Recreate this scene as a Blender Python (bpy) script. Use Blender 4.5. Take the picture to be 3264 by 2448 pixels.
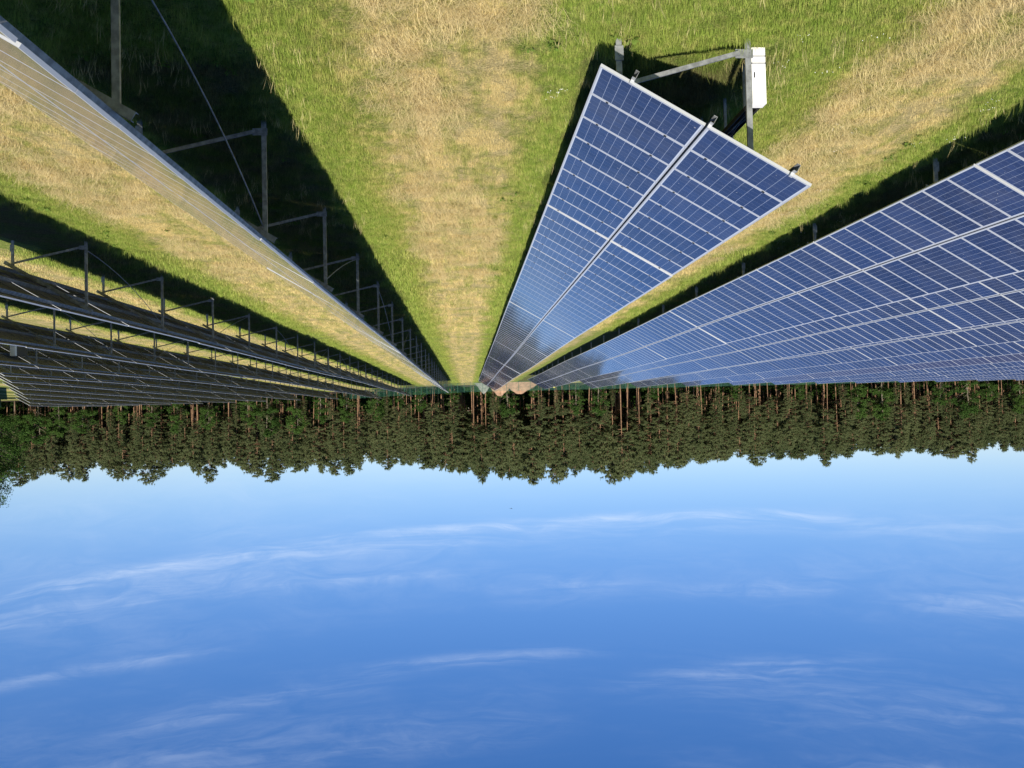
import bpy, math, random
import numpy as np
from mathutils import Vector, Matrix, Euler

for o in list(bpy.data.objects):
    bpy.data.objects.remove(o)
rng = np.random.default_rng(7)
random.seed(7)
scene = bpy.context.scene
COL = scene.collection

# ------------------------------------------------------------------ camera
CAM_H = 5.476
FWD = Vector((-0.05129321, 0.99832437, -0.02678546))
RIGHT = Vector((0.99846323, 0.05069998, -0.02237604))
UP = Vector((0.02098053, 0.02789204, 0.99939074))
cam_d = bpy.data.cameras.new('camera')
cam_d.sensor_width = 36.0
cam_d.lens = 36.0 * 2767.0 / 3264.0
cam_d.clip_end = 6000
cam_d.clip_start = 0.05
cam = bpy.data.objects.new('camera', cam_d)
COL.objects.link(cam)
# the photograph was taken with the phone upside down: rolled half a turn
cam.matrix_world = Matrix(((-RIGHT.x, -UP.x, -FWD.x, 0.0),
                           (-RIGHT.y, -UP.y, -FWD.y, 0.0),
                           (-RIGHT.z, -UP.z, -FWD.z, CAM_H),
                           (0, 0, 0, 1)))
scene.camera = cam
scene.render.resolution_x = 1024
scene.render.resolution_y = 768

# ------------------------------------------------------------------ light
SUN_EL = math.radians(37.0)
SUN_AZ = (0.13, -0.9915)
SUN_ROT = math.atan2(SUN_AZ[0], SUN_AZ[1])
sd = bpy.data.lights.new('sun', 'SUN')
sd.energy = 4.6
sd.angle = math.radians(0.53)
sd.color = (1.0, 0.93, 0.82)
sun = bpy.data.objects.new('sun', sd)
COL.objects.link(sun)
sun.location = (5, -40, 40)
ldir = Vector((-SUN_AZ[0] * math.cos(SUN_EL), -SUN_AZ[1] * math.cos(SUN_EL), -math.sin(SUN_EL)))
sun.rotation_euler = ldir.to_track_quat('-Z', 'Y').to_euler()

scene.view_settings.view_transform = 'Standard'
scene.view_settings.look = 'None'
scene.view_settings.exposure = 0.65
scene.view_settings.gamma = 1.0
scene.view_settings.use_curve_mapping = False


# ------------------------------------------------------------------ node helpers
class NT:
    def __init__(self, tree):
        self.t = tree

    def n(self, kind, **kw):
        nd = self.t.nodes.new(kind)
        for k, v in kw.items():
            setattr(nd, k, v)
        return nd

    def l(self, a, b):
        self.t.links.new(a, b)

    def put(self, sock, v):
        if isinstance(v, bpy.types.NodeSocket):
            self.l(v, sock)
        else:
            sock.default_value = v

    def math(self, op, a, b=None, c=None, clamp=False):
        nd = self.n('ShaderNodeMath', operation=op, use_clamp=clamp)
        self.put(nd.inputs[0], a)
        if b is not None:
            self.put(nd.inputs[1], b)
        if c is not None:
            self.put(nd.inputs[2], c)
        return nd.outputs[0]

    def step(self, v, a, b):
        nd = self.n('ShaderNodeMapRange', interpolation_type='SMOOTHSTEP')
        self.put(nd.inputs['Value'], v)
        nd.inputs['From Min'].default_value = a
        nd.inputs['From Max'].default_value = b
        return nd.outputs[0]

    def mix(self, f, a, b, blend='MIX'):
        nd = self.n('ShaderNodeMix', data_type='RGBA', blend_type=blend)
        self.put(nd.inputs[0], f)
        self.put(nd.inputs[6], a if isinstance(a, bpy.types.NodeSocket) else (*a, 1) if len(a) == 3 else a)
        self.put(nd.inputs[7], b if isinstance(b, bpy.types.NodeSocket) else (*b, 1) if len(b) == 3 else b)
        return nd.outputs[2]

    def noise(self, vec, scale, detail=3.0, rough=0.55, dist=0.0):
        nd = self.n('ShaderNodeTexNoise')
        if vec is not None:
            self.l(vec, nd.inputs['Vector'])
        nd.inputs['Scale'].default_value = scale
        nd.inputs['Detail'].default_value = detail
        nd.inputs['Roughness'].default_value = rough
        nd.inputs['Distortion'].default_value = dist
        return nd.outputs[0]

    def mapping(self, vec, scale=(1, 1, 1), rot=(0, 0, 0), loc=(0, 0, 0)):
        nd = self.n('ShaderNodeMapping')
        self.l(vec, nd.inputs['Vector'])
        nd.inputs['Scale'].default_value = scale
        nd.inputs['Rotation'].default_value = rot
        nd.inputs['Location'].default_value = loc
        return nd.outputs[0]

    def sep(self, v):
        nd = self.n('ShaderNodeSeparateXYZ')
        self.l(v, nd.inputs[0])
        return nd.outputs

    def comb(self, x, y, z):
        nd = self.n('ShaderNodeCombineXYZ')
        self.put(nd.inputs[0], x)
        self.put(nd.inputs[1], y)
        self.put(nd.inputs[2], z)
        return nd.outputs[0]


def material(name):
    m = bpy.data.materials.new(name)
    m.use_nodes = True
    t = NT(m.node_tree)
    b = m.node_tree.nodes['Principled BSDF']
    return m, t, b


def simple(name, col, rough=0.6, metal=0.0, nscale=0.0, namp=0.0, spec=0.5):
    m, t, b = material(name)
    b.inputs['Roughness'].default_value = rough
    b.inputs['Metallic'].default_value = metal
    b.inputs['Specular IOR Level'].default_value = spec
    if nscale:
        g = t.n('ShaderNodeNewGeometry')
        f = t.noise(g.outputs['Position'], nscale, 4)
        dark = tuple(c * (1 - namp) for c in col)
        lite = tuple(min(1, c * (1 + namp)) for c in col)
        t.l(t.mix(t.step(f, 0.3, 0.7), dark, lite), b.inputs['Base Color'])
    else:
        b.inputs['Base Color'].default_value = (*col, 1)
    return m


# ------------------------------------------------------------------ world
w = bpy.data.worlds.new('World')
scene.world = w
w.use_nodes = True
wt = NT(w.node_tree)
bg = w.node_tree.nodes['Background']
sky = wt.n('ShaderNodeTexSky', sky_type='NISHITA', sun_disc=False)
sky.sun_elevation = SUN_EL
sky.sun_rotation = SUN_ROT
sky.altitude = 100
sky.air_density = 1.0
sky.dust_density = 0.0
sky.ozone_density = 2.5
hs = wt.n('ShaderNodeHueSaturation')
hs.inputs['Saturation'].default_value = 1.2
hs.inputs['Value'].default_value = 1.0
tint = wt.mix(1.0, sky.outputs[0], (0.80, 0.825, 1.02), 'MULTIPLY')
wt.l(tint, hs.inputs['Color'])
tc = wt.n('ShaderNodeTexCoord')
dx, dy, dz = wt.sep(tc.outputs['Generated'])
hyp = wt.math('SQRT', wt.math('ADD', wt.math('MULTIPLY', dx, dx), wt.math('MULTIPLY', dy, dy)))
el = wt.math('DIVIDE', dz, wt.math('MAXIMUM', hyp, 0.01))
az = wt.math('DIVIDE', dx, wt.math('MAXIMUM', wt.math('ABSOLUTE', dy), 0.05))
sv = wt.comb(az, el, wt.math('SIGN', dy))
w1 = wt.math('SUBTRACT', wt.noise(wt.mapping(sv, scale=(3.0, 9.0, 5.0)), 1.0, 4), 0.5)
fib = wt.noise(wt.mapping(wt.comb(az, wt.math('ADD', el, wt.math('MULTIPLY', w1, 0.05)), 0.0), scale=(5.0, 95.0, 1), rot=(0, 0, math.radians(4))), 1.0, 6, 0.62, 0.6)
fib2 = wt.noise(wt.mapping(wt.comb(az, wt.math('ADD', el, wt.math('MULTIPLY', w1, 0.09)), 0.0), scale=(11.0, 48.0, 1), rot=(0, 0, math.radians(-9)), loc=(4, 2, 0)), 1.0, 6, 0.66, 0.8)
acc = None
# long thin cirrus streaks: elevation, slope, bend, half width, azimuth window, strength
for e0, k, c, wd, a0, a1, am in [(0.137, 0.050, 0.05, 0.0055, -0.42, 0.52, 0.95), (0.150, 0.052, 0.04, 0.011, -0.9, 0.9, 0.42),
                                 (0.185, 0.040, 0.0, 0.0075, -0.02, 0.27, 0.42), (0.166, 0.07, 0.0, 0.012, 0.25, 0.9, 0.40),
                                 (0.212, 0.03, 0.0, 0.013, -0.19, -0.05, 0.50), (0.221, 0.04, 0.0, 0.0075, -0.42, -0.22, 0.52),
                                 (0.228, 0.03, 0.0, 0.012, -0.90, -0.50, 0.60), (0.286, 0.045, 0.0, 0.0075, -0.14, 0.13, 0.48),
                                 (0.247, 0.030, 0.0, 0.0065, 0.26, 0.80, 0.40), (0.338, 0.135, 0.0, 0.009, -0.46, -0.17, 0.45),
                                 (0.293, 0.09, 0.0, 0.010, 0.08, 0.42, 0.30), (0.345, -0.085, 0.0, 0.012, -0.95, -0.50, 0.62),
                                 (0.300, -0.02, 0.0, 0.030, -0.95, -0.20, 0.20), (0.360, 0.05, 0.0, 0.028, -0.1, 0.5, 0.16)]:
    wd *= 0.75
    mid = wt.math('ADD', e0, wt.math('ADD', wt.math('MULTIPLY', az, k), wt.math('MULTIPLY', wt.math('MULTIPLY', az, az), c)))
    d_ = wt.math('ADD', wt.math('SUBTRACT', el, mid), wt.math('MULTIPLY', w1, wd * 1.1))
    g_ = wt.math('EXPONENT', wt.math('MULTIPLY', wt.math('MULTIPLY', d_, d_), -1.0 / (2 * wd * wd)))
    win = wt.math('MULTIPLY', wt.step(az, a0 - 0.06, a0 + 0.10), wt.math('SUBTRACT', 1.0, wt.step(az, a1 - 0.10, a1 + 0.06)))
    v_ = wt.math('MULTIPLY', wt.math('MULTIPLY', g_, win), am)
    acc = v_ if acc is None else wt.math('ADD', acc, v_)
brk = wt.math('MULTIPLY', wt.step(fib, 0.30, 0.72), wt.math('ADD', 0.30, wt.math('MULTIPLY', wt.step(fib2, 0.30, 0.68), 0.75)))
veil = wt.math('MULTIPLY', wt.step(wt.noise(wt.mapping(sv, scale=(1.6, 9.0, 3.0), loc=(3, 1, 0)), 1.0, 5, 0.6), 0.42, 0.78), wt.step(fib2, 0.25, 0.75))
cf = wt.math('ADD', wt.math('MULTIPLY', wt.math('MULTIPLY', acc, brk), 0.46), wt.math('MULTIPLY', veil, 0.17), clamp=True)
cf = wt.math('MINIMUM', cf, 0.7)
cl = wt.mix(cf, hs.outputs[0], (8.0, 9.0, 10.6))
wt.l(cl, bg.inputs['Color'])
bg.inputs['Strength'].default_value = 0.0675

# ------------------------------------------------------------------ layout numbers
PITCH = 8.37
X1 = -1.914
TILT = 0.5342
CT, ST = math.cos(TILT), math.sin(TILT)
ZL = 0.8
SL = 3.376
MW, ML, MT = 1.004, 1.667, 0.042
FRAME_STEP = 6.9


def sstep(v, a, b):
    t = min(1.0, max(0.0, (v - a) / (b - a)))
    return t * t * (3 - 2 * t)


def zg(x, y):
    """height of the gently rolling field"""
    z = 0.03 * math.sin(y * 0.11 + 0.7) * sstep(y, 18, 45)
    if x > 0:
        z += -0.0125 * min(x, 70) * sstep(x, 0, 9) * (1 - 1.7 * sstep(y, 85, 195))
    return z


def rows_x(row):
    return X1 - (row - 1) * PITCH


# ------------------------------------------------------------------ mesh helpers
class MB:
    def __init__(self):
        self.v, self.f, self.m = [], [], []

    def add(self, vs, fs, mi=0):
        o = len(self.v)
        self.v += [tuple(p) for p in vs]
        self.f += [tuple(i + o for i in f) for f in fs]
        self.m += [mi] * len(fs)

    def box(self, lo, hi, mi=0, mat=None):
        x0, y0, z0 = lo
        x1, y1, z1 = hi
        vs = [(x0, y0, z0), (x1, y0, z0), (x1, y1, z0), (x0, y1, z0), (x0, y0, z1), (x1, y0, z1), (x1, y1, z1), (x0, y1, z1)]
        if mat is not None:
            vs = [mat @ Vector(p) for p in vs]
        self.add(vs, [(3, 2, 1, 0), (4, 5, 6, 7), (0, 1, 5, 4), (1, 2, 6, 5), (2, 3, 7, 6), (3, 0, 4, 7)], mi)

    def bar(self, a, b, wx, wy, mi=0, ref=(0, 1, 0)):
        """box beam from a to b; wy measured along ref, wx across"""
        a, b = Vector(a), Vector(b)
        d = (b - a)
        ln = d.length
        d.normalize()
        r = Vector(ref)
        sx = d.cross(r).normalized()
        sy = sx.cross(d).normalized()
        M = Matrix((( sx.x, sy.x, d.x, a.x), (sx.y, sy.y, d.y, a.y), (sx.z, sy.z, d.z, a.z), (0, 0, 0, 1)))
        self.box((-wx / 2, -wy / 2, 0), (wx / 2, wy / 2, ln), mi, M)

    def channel(self, a, b, wx, wy, th=0.006, mi=0, ref=(0, 1, 0)):
        """open C profile from a to b: web across, two flanges along ref"""
        a, b = Vector(a), Vector(b)
        d = (b - a)
        ln = d.length
        d.normalize()
        r = Vector(ref)
        sx = d.cross(r).normalized()
        sy = sx.cross(d).normalized()
        prof = [(-wx / 2, 0), (wx / 2, 0), (wx / 2, wy), (wx / 2 - th, wy), (wx / 2 - th, th), (-wx / 2 + th, th), (-wx / 2 + th, wy), (-wx / 2, wy)]
        n = len(prof)
        vs = [a + sx * p[0] + sy * p[1] for p in prof] + [a + sx * p[0] + sy * p[1] + d * ln for p in prof]
        fs = [(i, (i + 1) % n, n + (i + 1) % n, n + i) for i in range(n)]
        fs += [(0, 5, 4, 1), (1, 4, 3, 2), (0, 7, 6, 5), (n, n + 1, n + 4, n + 5), (n + 1, n + 2, n + 3, n + 4), (n, n + 5, n + 6, n + 7)]
        self.add(vs, fs, mi)

    def tube(self, pts, rad, n=6, mi=0, cap=True):
        pts = [Vector(p) for p in pts]
        if not hasattr(rad, '__len__'):
            rad = [rad] * len(pts)
        rings = []
        for i, p in enumerate(pts):
            d = (pts[min(i + 1, len(pts) - 1)] - pts[max(i - 1, 0)]).normalized()
            ref = Vector((0, 0, 1)) if abs(d.z) < 0.9 else Vector((1, 0, 0))
            s = d.cross(ref).normalized()
            u = s.cross(d)
            rings.append([p + (s * math.cos(k * 2 * math.pi / n) + u * math.sin(k * 2 * math.pi / n)) * rad[i] for k in range(n)])
        vs = [q for r in rings for q in r]
        fs = []
        for i in range(len(pts) - 1):
            for k in range(n):
                fs.append((i * n + k, i * n + (k + 1) % n, (i + 1) * n + (k + 1) % n, (i + 1) * n + k))
        if cap:
            fs.append(tuple(range(n - 1, -1, -1)))
            fs.append(tuple((len(pts) - 1) * n + k for k in range(n)))
        self.add(vs, fs, mi)

    def mesh(self, name, mats, smooth=False):
        me = bpy.data.meshes.new(name)
        me.from_pydata(self.v, [], self.f)
        for m in mats:
            me.materials.append(m)
        if len(mats) > 1:
            me.polygons.foreach_set('material_index', self.m)
        if smooth:
            me.polygons.foreach_set('use_smooth', [True] * len(self.f))
        me.update()
        return me


def link(name, data, parent=None, loc=(0, 0, 0), rot=None):
    o = bpy.data.objects.new(name, data)
    COL.objects.link(o)
    if parent is not None:
        o.parent = parent
    o.location = loc
    if rot is not None:
        o.rotation_euler = rot
    return o


def tag(o, label=None, cat=None, group=None, kind=None):
    if label:
        o['label'] = label
    if cat:
        o['category'] = cat
    if group:
        o['group'] = group
    if kind:
        o['kind'] = kind
    return o


def tri_mesh(name, V, F, mats, mi=None):
    me = bpy.data.meshes.new(name)
    V = np.asarray(V, dtype=np.float32)
    F = np.asarray(F, dtype=np.int32)
    k = F.shape[1]
    me.vertices.add(len(V))
    me.vertices.foreach_set('co', V.ravel())
    me.loops.add(F.size)
    me.loops.foreach_set('vertex_index', F.ravel())
    me.polygons.add(len(F))
    me.polygons.foreach_set('loop_start', np.arange(0, F.size, k, dtype=np.int32))
    me.polygons.foreach_set('loop_total', np.full(len(F), k, dtype=np.int32))
    for m in mats:
        me.materials.append(m)
    if mi is not None:
        me.polygons.foreach_set('material_index', np.asarray(mi, dtype=np.int32))
    me.update(calc_edges=True)
    return me


# ------------------------------------------------------------------ materials
M = {}
M['alu'] = simple('anodised_aluminium', (0.50, 0.515, 0.53), 0.42, 0.25)
M['galv'] = simple('galvanised_steel', (0.30, 0.31, 0.31), 0.50, 0.5, 9.0, 0.30)
M['back'] = simple('module_backsheet', (0.21, 0.195, 0.17), 0.6, 0.0, 1.3, 0.15)
M['cable'] = simple('black_cable', (0.012, 0.012, 0.013), 0.5)
M['cab_white'] = simple('white_painted_steel', (0.80, 0.80, 0.79), 0.4, 0.0, 6.0, 0.05)
M['cab_grey'] = simple('grey_painted_steel', (0.42, 0.44, 0.45), 0.45, 0.0, 6.0, 0.08)
M['dark_metal'] = simple('dark_heat_sink', (0.03, 0.032, 0.035), 0.45, 0.3)
M['fence'] = simple('green_coated_steel', (0.02, 0.085, 0.055), 0.5)
M['sand'] = simple('sandy_soil', (0.33, 0.205, 0.125), 0.95, 0, 1.2, 0.22)
M['gravel'] = simple('grey_gravel', (0.21, 0.215, 0.18), 0.95, 0, 1.5, 0.25)
M['plain_white'] = simple('matt_white', (0.85, 0.85, 0.85), 0.6)
M['yellow'] = simple('yellow_paint', (0.85, 0.72, 0.10), 0.5)
M['bird'] = simple('dark_feathers', (0.02, 0.02, 0.022), 0.8)
M['bark_pine'] = simple('pine_bark', (0.235, 0.135, 0.075), 0.9, 0, 2.5, 0.35)
M['bark_grey'] = simple('grey_bark', (0.17, 0.14, 0.10), 0.9, 0, 2.5, 0.35)
M['petal'] = simple('white_clover', (0.78, 0.78, 0.70), 0.8)


def glass_material(name, col_a, col_b):
    m, t, b = material(name)
    uv = t.n('ShaderNodeUVMap').outputs[0]
    u, v, _ = t.sep(uv)
    # inner glass area: cells start 12 mm inside the frame lip
    gu = t.math('MULTIPLY', t.math('SUBTRACT', u, 0.012), 6.0 / 0.976)
    gv = t.math('MULTIPLY', t.math('SUBTRACT', v, 0.012), 10.0 / 0.976)
    fu = t.math('PINGPONG', gu, 0.5)
    fv = t.math('PINGPONG', gv, 0.5)
    lu = t.math('LESS_THAN', fu, 0.011)
    lv = t.math('LESS_THAN', fv, 0.017)
    bb = t.math('LESS_THAN', t.math('PINGPONG', t.math('ADD', t.math('MULTIPLY', gu, 3.0), 0.5), 0.5), 0.018)
    cell = t.comb(t.math('FLOOR', gu), t.math('FLOOR', gv), 0.0)
    oi = t.n('ShaderNodeObjectInfo')
    wn = t.n('ShaderNodeTexWhiteNoise', noise_dimensions='4D')
    t.l(cell, wn.inputs['Vector'])
    t.l(oi.outputs['Random'], wn.inputs['W'])
    g = t.n('ShaderNodeNewGeometry')
    grain = t.noise(g.outputs['Position'], 38.0, 3, 0.7)
    f1 = t.math('ADD', t.math('MULTIPLY', wn.outputs[0], 0.35), t.math('MULTIPLY', grain, 0.35))
    f1 = t.math('ADD', f1, t.math('MULTIPLY', oi.outputs['Random'], 0.65), clamp=True)
    c = t.mix(f1, col_a, col_b)
    c = t.mix(t.math('MULTIPLY', bb, 0.16), c, (0.42, 0.46, 0.55))
    c = t.mix(t.math('MULTIPLY', lu, 0.32), c, (0.45, 0.52, 0.66))
    c = t.mix(t.math('MULTIPLY', lv, 0.62), c, (0.50, 0.58, 0.72))
    edge = t.math('GREATER_THAN', t.math('MAXIMUM', t.math('ABSOLUTE', t.math('SUBTRACT', u, 0.5)), t.math('ABSOLUTE', t.math('SUBTRACT', v, 0.5))), 0.489)
    c = t.mix(edge, c, (0.55, 0.60, 0.66))
    # thin uneven dust film
    d1 = t.noise(g.outputs['Position'], 1.1, 4, 0.6)
    spots = t.step(t.noise(g.outputs['Position'], 16.0, 2, 0.5), 0.755, 0.77)
    c = t.mix(t.math('ADD', t.math('MULTIPLY', t.step(d1, 0.35, 0.75), 0.05), 0.025), c, (0.45, 0.43, 0.38))
    c = t.mix(t.math('MULTIPLY', spots, 0.7), c, (0.7, 0.7, 0.68))
    t.l(c, b.inputs['Base Color'])
    t.l(t.math('ADD', t.math('MULTIPLY', d1, 0.10), 0.03), b.inputs['Roughness'])
    b.inputs['IOR'].default_value = 1.5
    return m


M['glass'] = glass_material('blue_solar_glass', (0.006, 0.014, 0.052), (0.018, 0.040, 0.125))
M['glass_v'] = glass_material('violet_solar_glass', (0.022, 0.024, 0.065), (0.036, 0.038, 0.09))


def tone_group():
    """albedo of the sward from its place in the field: dry straw in the mown aisles, green beside the rows"""
    gt = bpy.data.node_groups.new('sward_tone', 'ShaderNodeTree')
    gt.interface.new_socket('Color', in_out='OUTPUT', socket_type='NodeSocketColor')
    gt.interface.new_socket('Dry', in_out='OUTPUT', socket_type='NodeSocketFloat')
    t = NT(gt)
    out = t.n('NodeGroupOutput')
    g = t.n('ShaderNodeNewGeometry')
    P = g.outputs['Position']
    x, y, z = t.sep(P)
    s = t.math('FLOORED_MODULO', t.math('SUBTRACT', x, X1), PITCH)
    n1 = t.noise(t.mapping(P, scale=(0.8, 0.35, 0)), 1.0, 4, 0.6)
    n2 = t.noise(t.mapping(P, scale=(1.0, 1.0, 0)), 0.9, 4, 0.65)
    n3 = t.noise(t.mapping(P, scale=(2.4, 0.22, 0)), 1.0, 3, 0.6)
    n4 = t.noise(t.mapping(P, scale=(1, 1, 0)), 5.0, 4, 0.7)
    sj = t.math('ADD', s, t.math('MULTIPLY', t.math('SUBTRACT', n1, 0.5), 2.4))
    dry = t.math('MULTIPLY', t.step(sj, 0.3, 1.3), t.math('SUBTRACT', 1.0, t.step(sj, 2.9, 4.1)))
    tr1 = t.math('SUBTRACT', s, 1.25)
    tr2 = t.math('SUBTRACT', s, 2.85)
    trk = t.math('ADD', t.math('EXPONENT', t.math('MULTIPLY', t.math('MULTIPLY', tr1, tr1), -9.0)), t.math('EXPONENT', t.math('MULTIPLY', t.math('MULTIPLY', tr2, tr2), -9.0)))
    blot = t.step(n2, 0.34, 0.60)
    stripe = t.step(n3, 0.30, 0.60)
    dry = t.math('MULTIPLY', dry, t.math('ADD', 0.28, t.math('MULTIPLY', 0.95, t.math('MULTIPLY', blot, stripe))))
    dry = t.math('ADD', dry, t.math('MULTIPLY', trk, t.math('MULTIPLY', stripe, 0.28)))
    dry = t.math('ADD', dry, t.math('MULTIPLY', t.math('SUBTRACT', n4, 0.5), 1.3), clamp=True)
    # outside the rows: patchy meadow
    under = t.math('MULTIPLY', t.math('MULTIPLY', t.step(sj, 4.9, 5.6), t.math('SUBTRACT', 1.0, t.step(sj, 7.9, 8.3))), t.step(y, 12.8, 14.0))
    gcol = t.mix(n2, (0.150, 0.215, 0.034), (0.270, 0.300, 0.066))
    gcol = t.mix(t.step(n4, 0.35, 0.72), gcol, (0.375, 0.36, 0.105))
    lush = t.math('MAXIMUM', t.step(sj, 3.6, 4.7), t.math('SUBTRACT', 1.0, t.step(sj, 0.2, 0.9)))
    gcol = t.mix(t.math('MULTIPLY', lush, 0.36), gcol, t.mix(n4, (0.115, 0.235, 0.026), (0.215, 0.330, 0.055)))
    scol = t.mix(n4, (0.39, 0.315, 0.122), (0.69, 0.565, 0.275))
    col = t.mix(dry, gcol, scol)
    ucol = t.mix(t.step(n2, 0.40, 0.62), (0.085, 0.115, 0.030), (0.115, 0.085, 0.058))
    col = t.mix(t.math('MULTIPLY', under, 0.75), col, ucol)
    t.l(col, out.inputs[0])
    t.l(dry, out.inputs[1])
    return gt


TONE = tone_group()


def ground_material():
    m, t, b = material('mown_meadow')
    gn = t.n('ShaderNodeGroup')
    gn.node_tree = TONE
    g = t.n('ShaderNodeNewGeometry')
    P = g.outputs['Position']
    fine = t.noise(P, 26.0, 5, 0.75)
    c = t.mix(t.step(fine, 0.30, 0.66), (0.30, 0.30, 0.28), (1.15, 1.15, 1.15))
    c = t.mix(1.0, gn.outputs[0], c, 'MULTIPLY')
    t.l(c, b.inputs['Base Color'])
    b.inputs['Roughness'].default_value = 0.95
    b.inputs['Specular IOR Level'].default_value = 0.1
    bp = t.n('ShaderNodeBump')
    bp.inputs['Strength'].default_value = 0.9
    bp.inputs['Distance'].default_value = 0.06
    t.l(t.noise(P, 14.0, 6, 0.8), bp.inputs['Height'])
    t.l(bp.outputs[0], b.inputs['Normal'])
    return m


def leaf_shader(m, t, b, col, trans=0.25):
    df = t.n('ShaderNodeBsdfDiffuse')
    tr = t.n('ShaderNodeBsdfTranslucent')
    mx = t.n('ShaderNodeMixShader')
    t.l(col, df.inputs['Color'])
    t.l(col, tr.inputs['Color'])
    mx.inputs[0].default_value = trans
    t.l(df.outputs[0], mx.inputs[1])
    t.l(tr.outputs[0], mx.inputs[2])
    out = m.node_tree.nodes['Material Output']
    t.l(mx.outputs[0], out.inputs['Surface'])
    m.node_tree.nodes.remove(b)


def blade_material(name, dry_bias=0.0, tint=(1.35, 1.35, 1.35)):
    m, t, b = material(name)
    gn = t.n('ShaderNodeGroup')
    gn.node_tree = TONE
    at = t.n('ShaderNodeAttribute', attribute_name='var')
    oi = t.n('ShaderNodeObjectInfo')
    c = t.mix(1.0, gn.outputs[0], tint, 'MULTIPLY')
    v = t.math('ADD', t.math('MULTIPLY', at.outputs['Fac'], 0.75), t.math('ADD', t.math('MULTIPLY', oi.outputs['Random'], 0.25), 0.48))
    c = t.mix(1.0, c, t.comb(v, v, v), 'MULTIPLY')
    if dry_bias:
        c = t.mix(dry_bias, c, (0.74, 0.61, 0.32))
    leaf_shader(m, t, b, c, 0.3)
    return m


def leaf_material(name, ca, cb, trans=0.22, scale=0.35):
    m, t, b = material(name)
    g = t.n('ShaderNodeNewGeometry')
    oi = t.n('ShaderNodeObjectInfo')
    at = t.n('ShaderNodeAttribute', attribute_name='var')
    f = t.math('ADD', t.math('MULTIPLY', at.outputs['Fac'], 0.55), t.math('MULTIPLY', oi.outputs['Random'], 0.45), clamp=True)
    c = t.mix(f, ca, cb)
    leaf_shader(m, t, b, c, trans)
    return m


M['ground'] = ground_material()
M['blade'] = blade_material('grass_blades')
M['straw'] = blade_material('dry_straw', 0.8)
M['weed'] = leaf_material('weed_leaves', (0.11, 0.19, 0.03), (0.20, 0.29, 0.06), 0.4)
M['needles'] = leaf_material('pine_needles', (0.060, 0.084, 0.034), (0.150, 0.172, 0.076), 0.32)
M['leaves'] = leaf_material('broad_leaves', (0.035, 0.075, 0.018), (0.075, 0.130, 0.030), 0.28)
M['floor'] = simple('forest_floor', (0.07, 0.055, 0.035), 0.95, 0, 0.6, 0.4)


def mesh_fence_material():
    m, t, b = material('green_wire_mesh')
    b.inputs['Base Color'].default_value = (0.025, 0.11, 0.075, 1)
    uv = t.n('ShaderNodeUVMap').outputs[0]
    u, v, _ = t.sep(uv)
    a = t.math('LESS_THAN', t.math('PINGPONG', t.math('MULTIPLY', u, 20.0), 0.5), 0.09)
    c = t.math('LESS_THAN', t.math('PINGPONG', t.math('MULTIPLY', v, 10.0), 0.5), 0.06)
    t.l(t.math('MAXIMUM', a, c), b.inputs['Alpha'])
    return m


M['wire'] = mesh_fence_material()
M['screen'] = simple('green_screen_cloth', (0.015, 0.105, 0.085), 0.8)

# ------------------------------------------------------------------ ground
gx = np.unique(np.concatenate([[-3000, -1500, -800, -400], np.arange(-220, 221, 5.0), np.arange(-20, 40, 1.5), [400, 800, 1500, 3000]]))
gy = np.unique(np.concatenate([[-800, -300, -100, -40], np.arange(-20, 60, 2.0), np.arange(60, 301, 5.0), [400, 800, 1500, 4000]]))
V = np.array([(x, y, zg(x, y)) for y in gy for x in gx])
nx = len(gx)
F = np.array([(j * nx + i, j * nx + i + 1, (j + 1) * nx + i + 1, (j + 1) * nx + i) for j in range(len(gy) - 1) for i in range(nx - 1)])
g_o = link('ground', tri_mesh('ground', V, F, [M['ground']]))
tag(g_o, kind='structure')
g_o.data.polygons.foreach_set('use_smooth', [True] * len(F))


def forest_y(x):
    """distance of the wood's edge"""
    return float(np.interp(x, [-260, -150, -60, -20, 10, 40, 90, 130, 160, 260], [214, 214, 212, 208, 210, 238, 244, 246, 236, 230]))


fx = np.arange(-260, 261, 10.0)
FV, FF = [], []
for i, x in enumerate(fx):
    y0 = forest_y(x) - 3.0 + 1.2 * math.sin(x * 0.31)
    for y in (y0, y0 + 30, y0 + 75, y0 + 220):
        FV.append((x, y, zg(x, y) + 0.03))
for i in range(len(fx) - 1):
    for k in range(3):
        a = i * 4 + k
        FF.append((a, a + 4, a + 5, a + 1))
tag(link('forest_floor', tri_mesh('forest_floor', FV, FF, [M['floor']])), kind='structure')


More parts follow.
